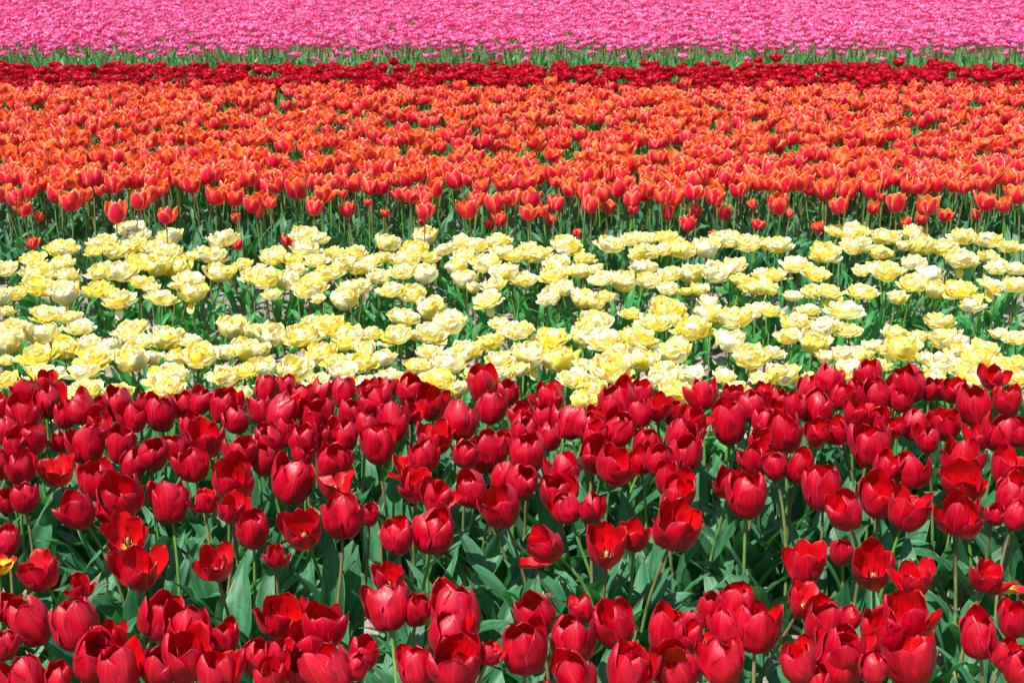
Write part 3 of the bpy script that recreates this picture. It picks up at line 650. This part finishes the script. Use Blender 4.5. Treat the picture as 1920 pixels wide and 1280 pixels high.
label_rows(crim, 34, lambda o: size_word(o, 1.65, 1.85) + 'crimson double tulip' + lean_word(o), lambda r: f'{ordw(r + 1)} row', 'behind the orange bed')
crest = [c for c in cand if c not in set(inside[:299])]
if crest:
    L = [dict(n=0)]
    batch(L, CRI, crest, 32, lambda g, n: g.normal(.36, .02, n), lambda g, n: g.uniform(1.55, 1.95, n), .1)
    finish('crimson_tulips', L, [M['crimson'], M['stemg']], kind='stuff', category='tulip bed', label='rest of the crimson double tulips along the narrow fourth bed')

# ------------------------------------------------------------------ the pink field
PK = [cup_bloom(k, random.Random(1700 + j), L=.060, W=.021, nu=4, nv=5, pointed=True, ruff=.001) for j, k in enumerate('hohoowhoohow')]
PK = [with_stem(d, .36, .0030, 3) for d in PK]
PK_ME = [make_mesh('pink_tulip', *d, [M['pink'], M['stemg']]) for d in PK]
near = scatter(12.95, 14.0, 64, (), 41, .085, 1.1)
near = [c for c in near if c[1] > 13.4 or random.Random(int(c[0] * 1e5)).random() < (c[1] - 12.8) * 1.0]
inside = sorted([c for c in near if -10 < project(c[0], c[1], .4)[0] < 1930], key=lambda c: c[1])[:298]
pk = []
for c in inside:
    i += 1; g = random.Random(9000 + i)
    o = link('pink_tulip', g.choice(PK_ME)); s = g.uniform(.9, 1.2); o.scale = (s, s, s)
    low = c[1] < 13.4
    o.location = (c[0], c[1], .395 + g.gauss(0, .02) - (g.uniform(0, .06) if low else 0)); o.rotation_euler = (g.gauss(0, .12), g.gauss(0, .12), g.uniform(0, 6.28))
    tag(o, category='pink tulip', group='pink tulips along the near edge of the pink field'); o['_w'] = s; o['_t'] = o.rotation_euler.y
    pk.append((project(c[0], c[1], .39)[0], c[1], o))
label_rows(pk, 42, lambda o: size_word(o, .97, 1.13) + 'pink tulip' + lean_word(o), lambda r: f'{ordw(r + 1)} row', 'from the crimson band')
s_in = set(inside)
far = [c for c in near if c not in s_in] + scatter(14.0, 25.0, 110, (), 42, .070, 1.1)
L = [dict(n=0)]
batch(L, PK, far, 43, lambda g, n: g.normal(.395, .028, n), lambda g, n: g.uniform(.9, 1.4, n), .16)
finish('pink_tulips', L, [M['pink'], M['stemg']], kind='stuff', category='tulip field', label='vast pink tulip field stretching away to the top of the view')

# ------------------------------------------------------------------ leaves that belong to nobody in particular
def foliage(name, label, mat, sets, pts, seed, sc_):
    L = [dict(n=0)]
    batch(L, sets, pts, seed, lambda g, n: g.uniform(-.01, .01, n), lambda g, n: g.uniform(*sc_, n), .08)
    finish(name, L, [mat], kind='stuff', label=label)
def sides(y0, y1, dens, zp, seed, sp):
    out = []
    for x, y in scatter(y0, y1, dens, (), seed, sp, 1.3):
        if abs(project(x, y, zp)[0] - 960) > 960 + .05 * F / y: out.append((x, y))
    return out
def beyond(name, datas, pts, mats, seed, z, s, label):
    L = [dict(n=0)]
    batch(L, datas, pts, seed, lambda g, n: g.normal(z, .02, n), lambda g, n: g.uniform(*s, n), .12)
    finish(name, L, mats, kind='stuff', category='tulip bed', label=label)
beyond('red_tulips', [with_stem(cup_bloom(k, random.Random(2500 + j), nu=6, nv=8), .34, .0037, 6) for j, k in enumerate('chhohhc')], sides(1.7, 3.85, 75, .385, 71, .085),
       [M['red'], M['stem']], 81, .345, (1.1, 1.4), 'red tulips carrying the front bed on past both sides of the view')
beyond('cream_tulips', [with_stem(double_bloom(k, random.Random(2600 + j)), .25, .0031, 6) for j, k in enumerate('ddfudd')], sides(4.0, 6.0, 45, .285, 72, .11),
       [M['cream'], M['stem']], 82, .262, (1.05, 1.4), 'cream tulips carrying the second bed on past both sides of the view')
g = random.Random(5)
for k in range(26):                                           # shed petals lying on the soil of the cream bed
    y = g.choice((4.3, 5.02, 5.72)) + g.gauss(0, .09); x = g.uniform(-1, 1) * .35 * y
    A = Acc(); pts, uv = blade(g.uniform(.03, .045), .014, (88, 92, 88, 84, 80, 70), .02, 0, 0, 0, 5, 6, rg=g); A.grid(pts, uv)
    o = link('fallen_petal', make_mesh('fallen_petal', *A.data(), [M['cream']])); o.location = (x, y, .012); o.rotation_euler = (g.gauss(0, .2), g.gauss(0, .2), g.uniform(0, 6.28))
    tag(o, category='petal', group='shed petals on the soil', label='curled cream petal shed on the bare soil under the cream tulips')
def near_rows(y0, y1, n, gaps, gw, gd, margin=1.1, seed=1):
    g = random.Random(seed); out = []; n = int(n * (.1875 * (y0 + y1) + margin) / (.1875 * (y0 + y1) + .4))
    while len(out) < n:
        y = g.uniform(y0, y1)
        if g.random() > gap_weight(y, gaps, gw, gd): continue
        out.append((g.uniform(-1, 1) * (.375 * y + margin), y))
    return out
foliage('red_bed_leaves', 'broad blue green tulip leaves crowding under the red blooms', M['leaf'],
        leafset(2000, 20, (.20, .31), (.019, .031), (8, 34), 6, 12), near_rows(2.0, 3.95, 1450, (3.02,), .06, .5, seed=51), 61, (.85, 1.15))
foliage('cream_bed_leaves', 'short bright green leaves in clumps under the cream blooms', M['leafg'],
        leafset(2100, 16, (.10, .17), (.010, .017), (10, 45), 4, 8), near_rows(4.05, 6.05, 2600, (4.28, 5.02, 5.72), .10, .93, seed=52), 62, (.8, 1.15))
foliage('orange_bed_leaves', 'grey green leaves between the tall stems of the orange tulips', M['leaf'],
        leafset(2200, 14, (.14, .26), (.011, .020), (5, 34), 4, 8), near_rows(6.22, 8.4, 5200, (7.55,), .1, .5, seed=53), 63, (.8, 1.15))
foliage('distant_leaves', 'green leaves and grass in the gap before the pink field', M['leafg'],
        leafset(2300, 10, (.16, .30), (.010, .018), (4, 30), 2, 5), near_rows(8.4, 12.6, 8000, (), .1, .5, seed=54) + near_rows(12.1, 14.0, 15000, (), .1, .5, seed=55), 64, (.9, 1.35))
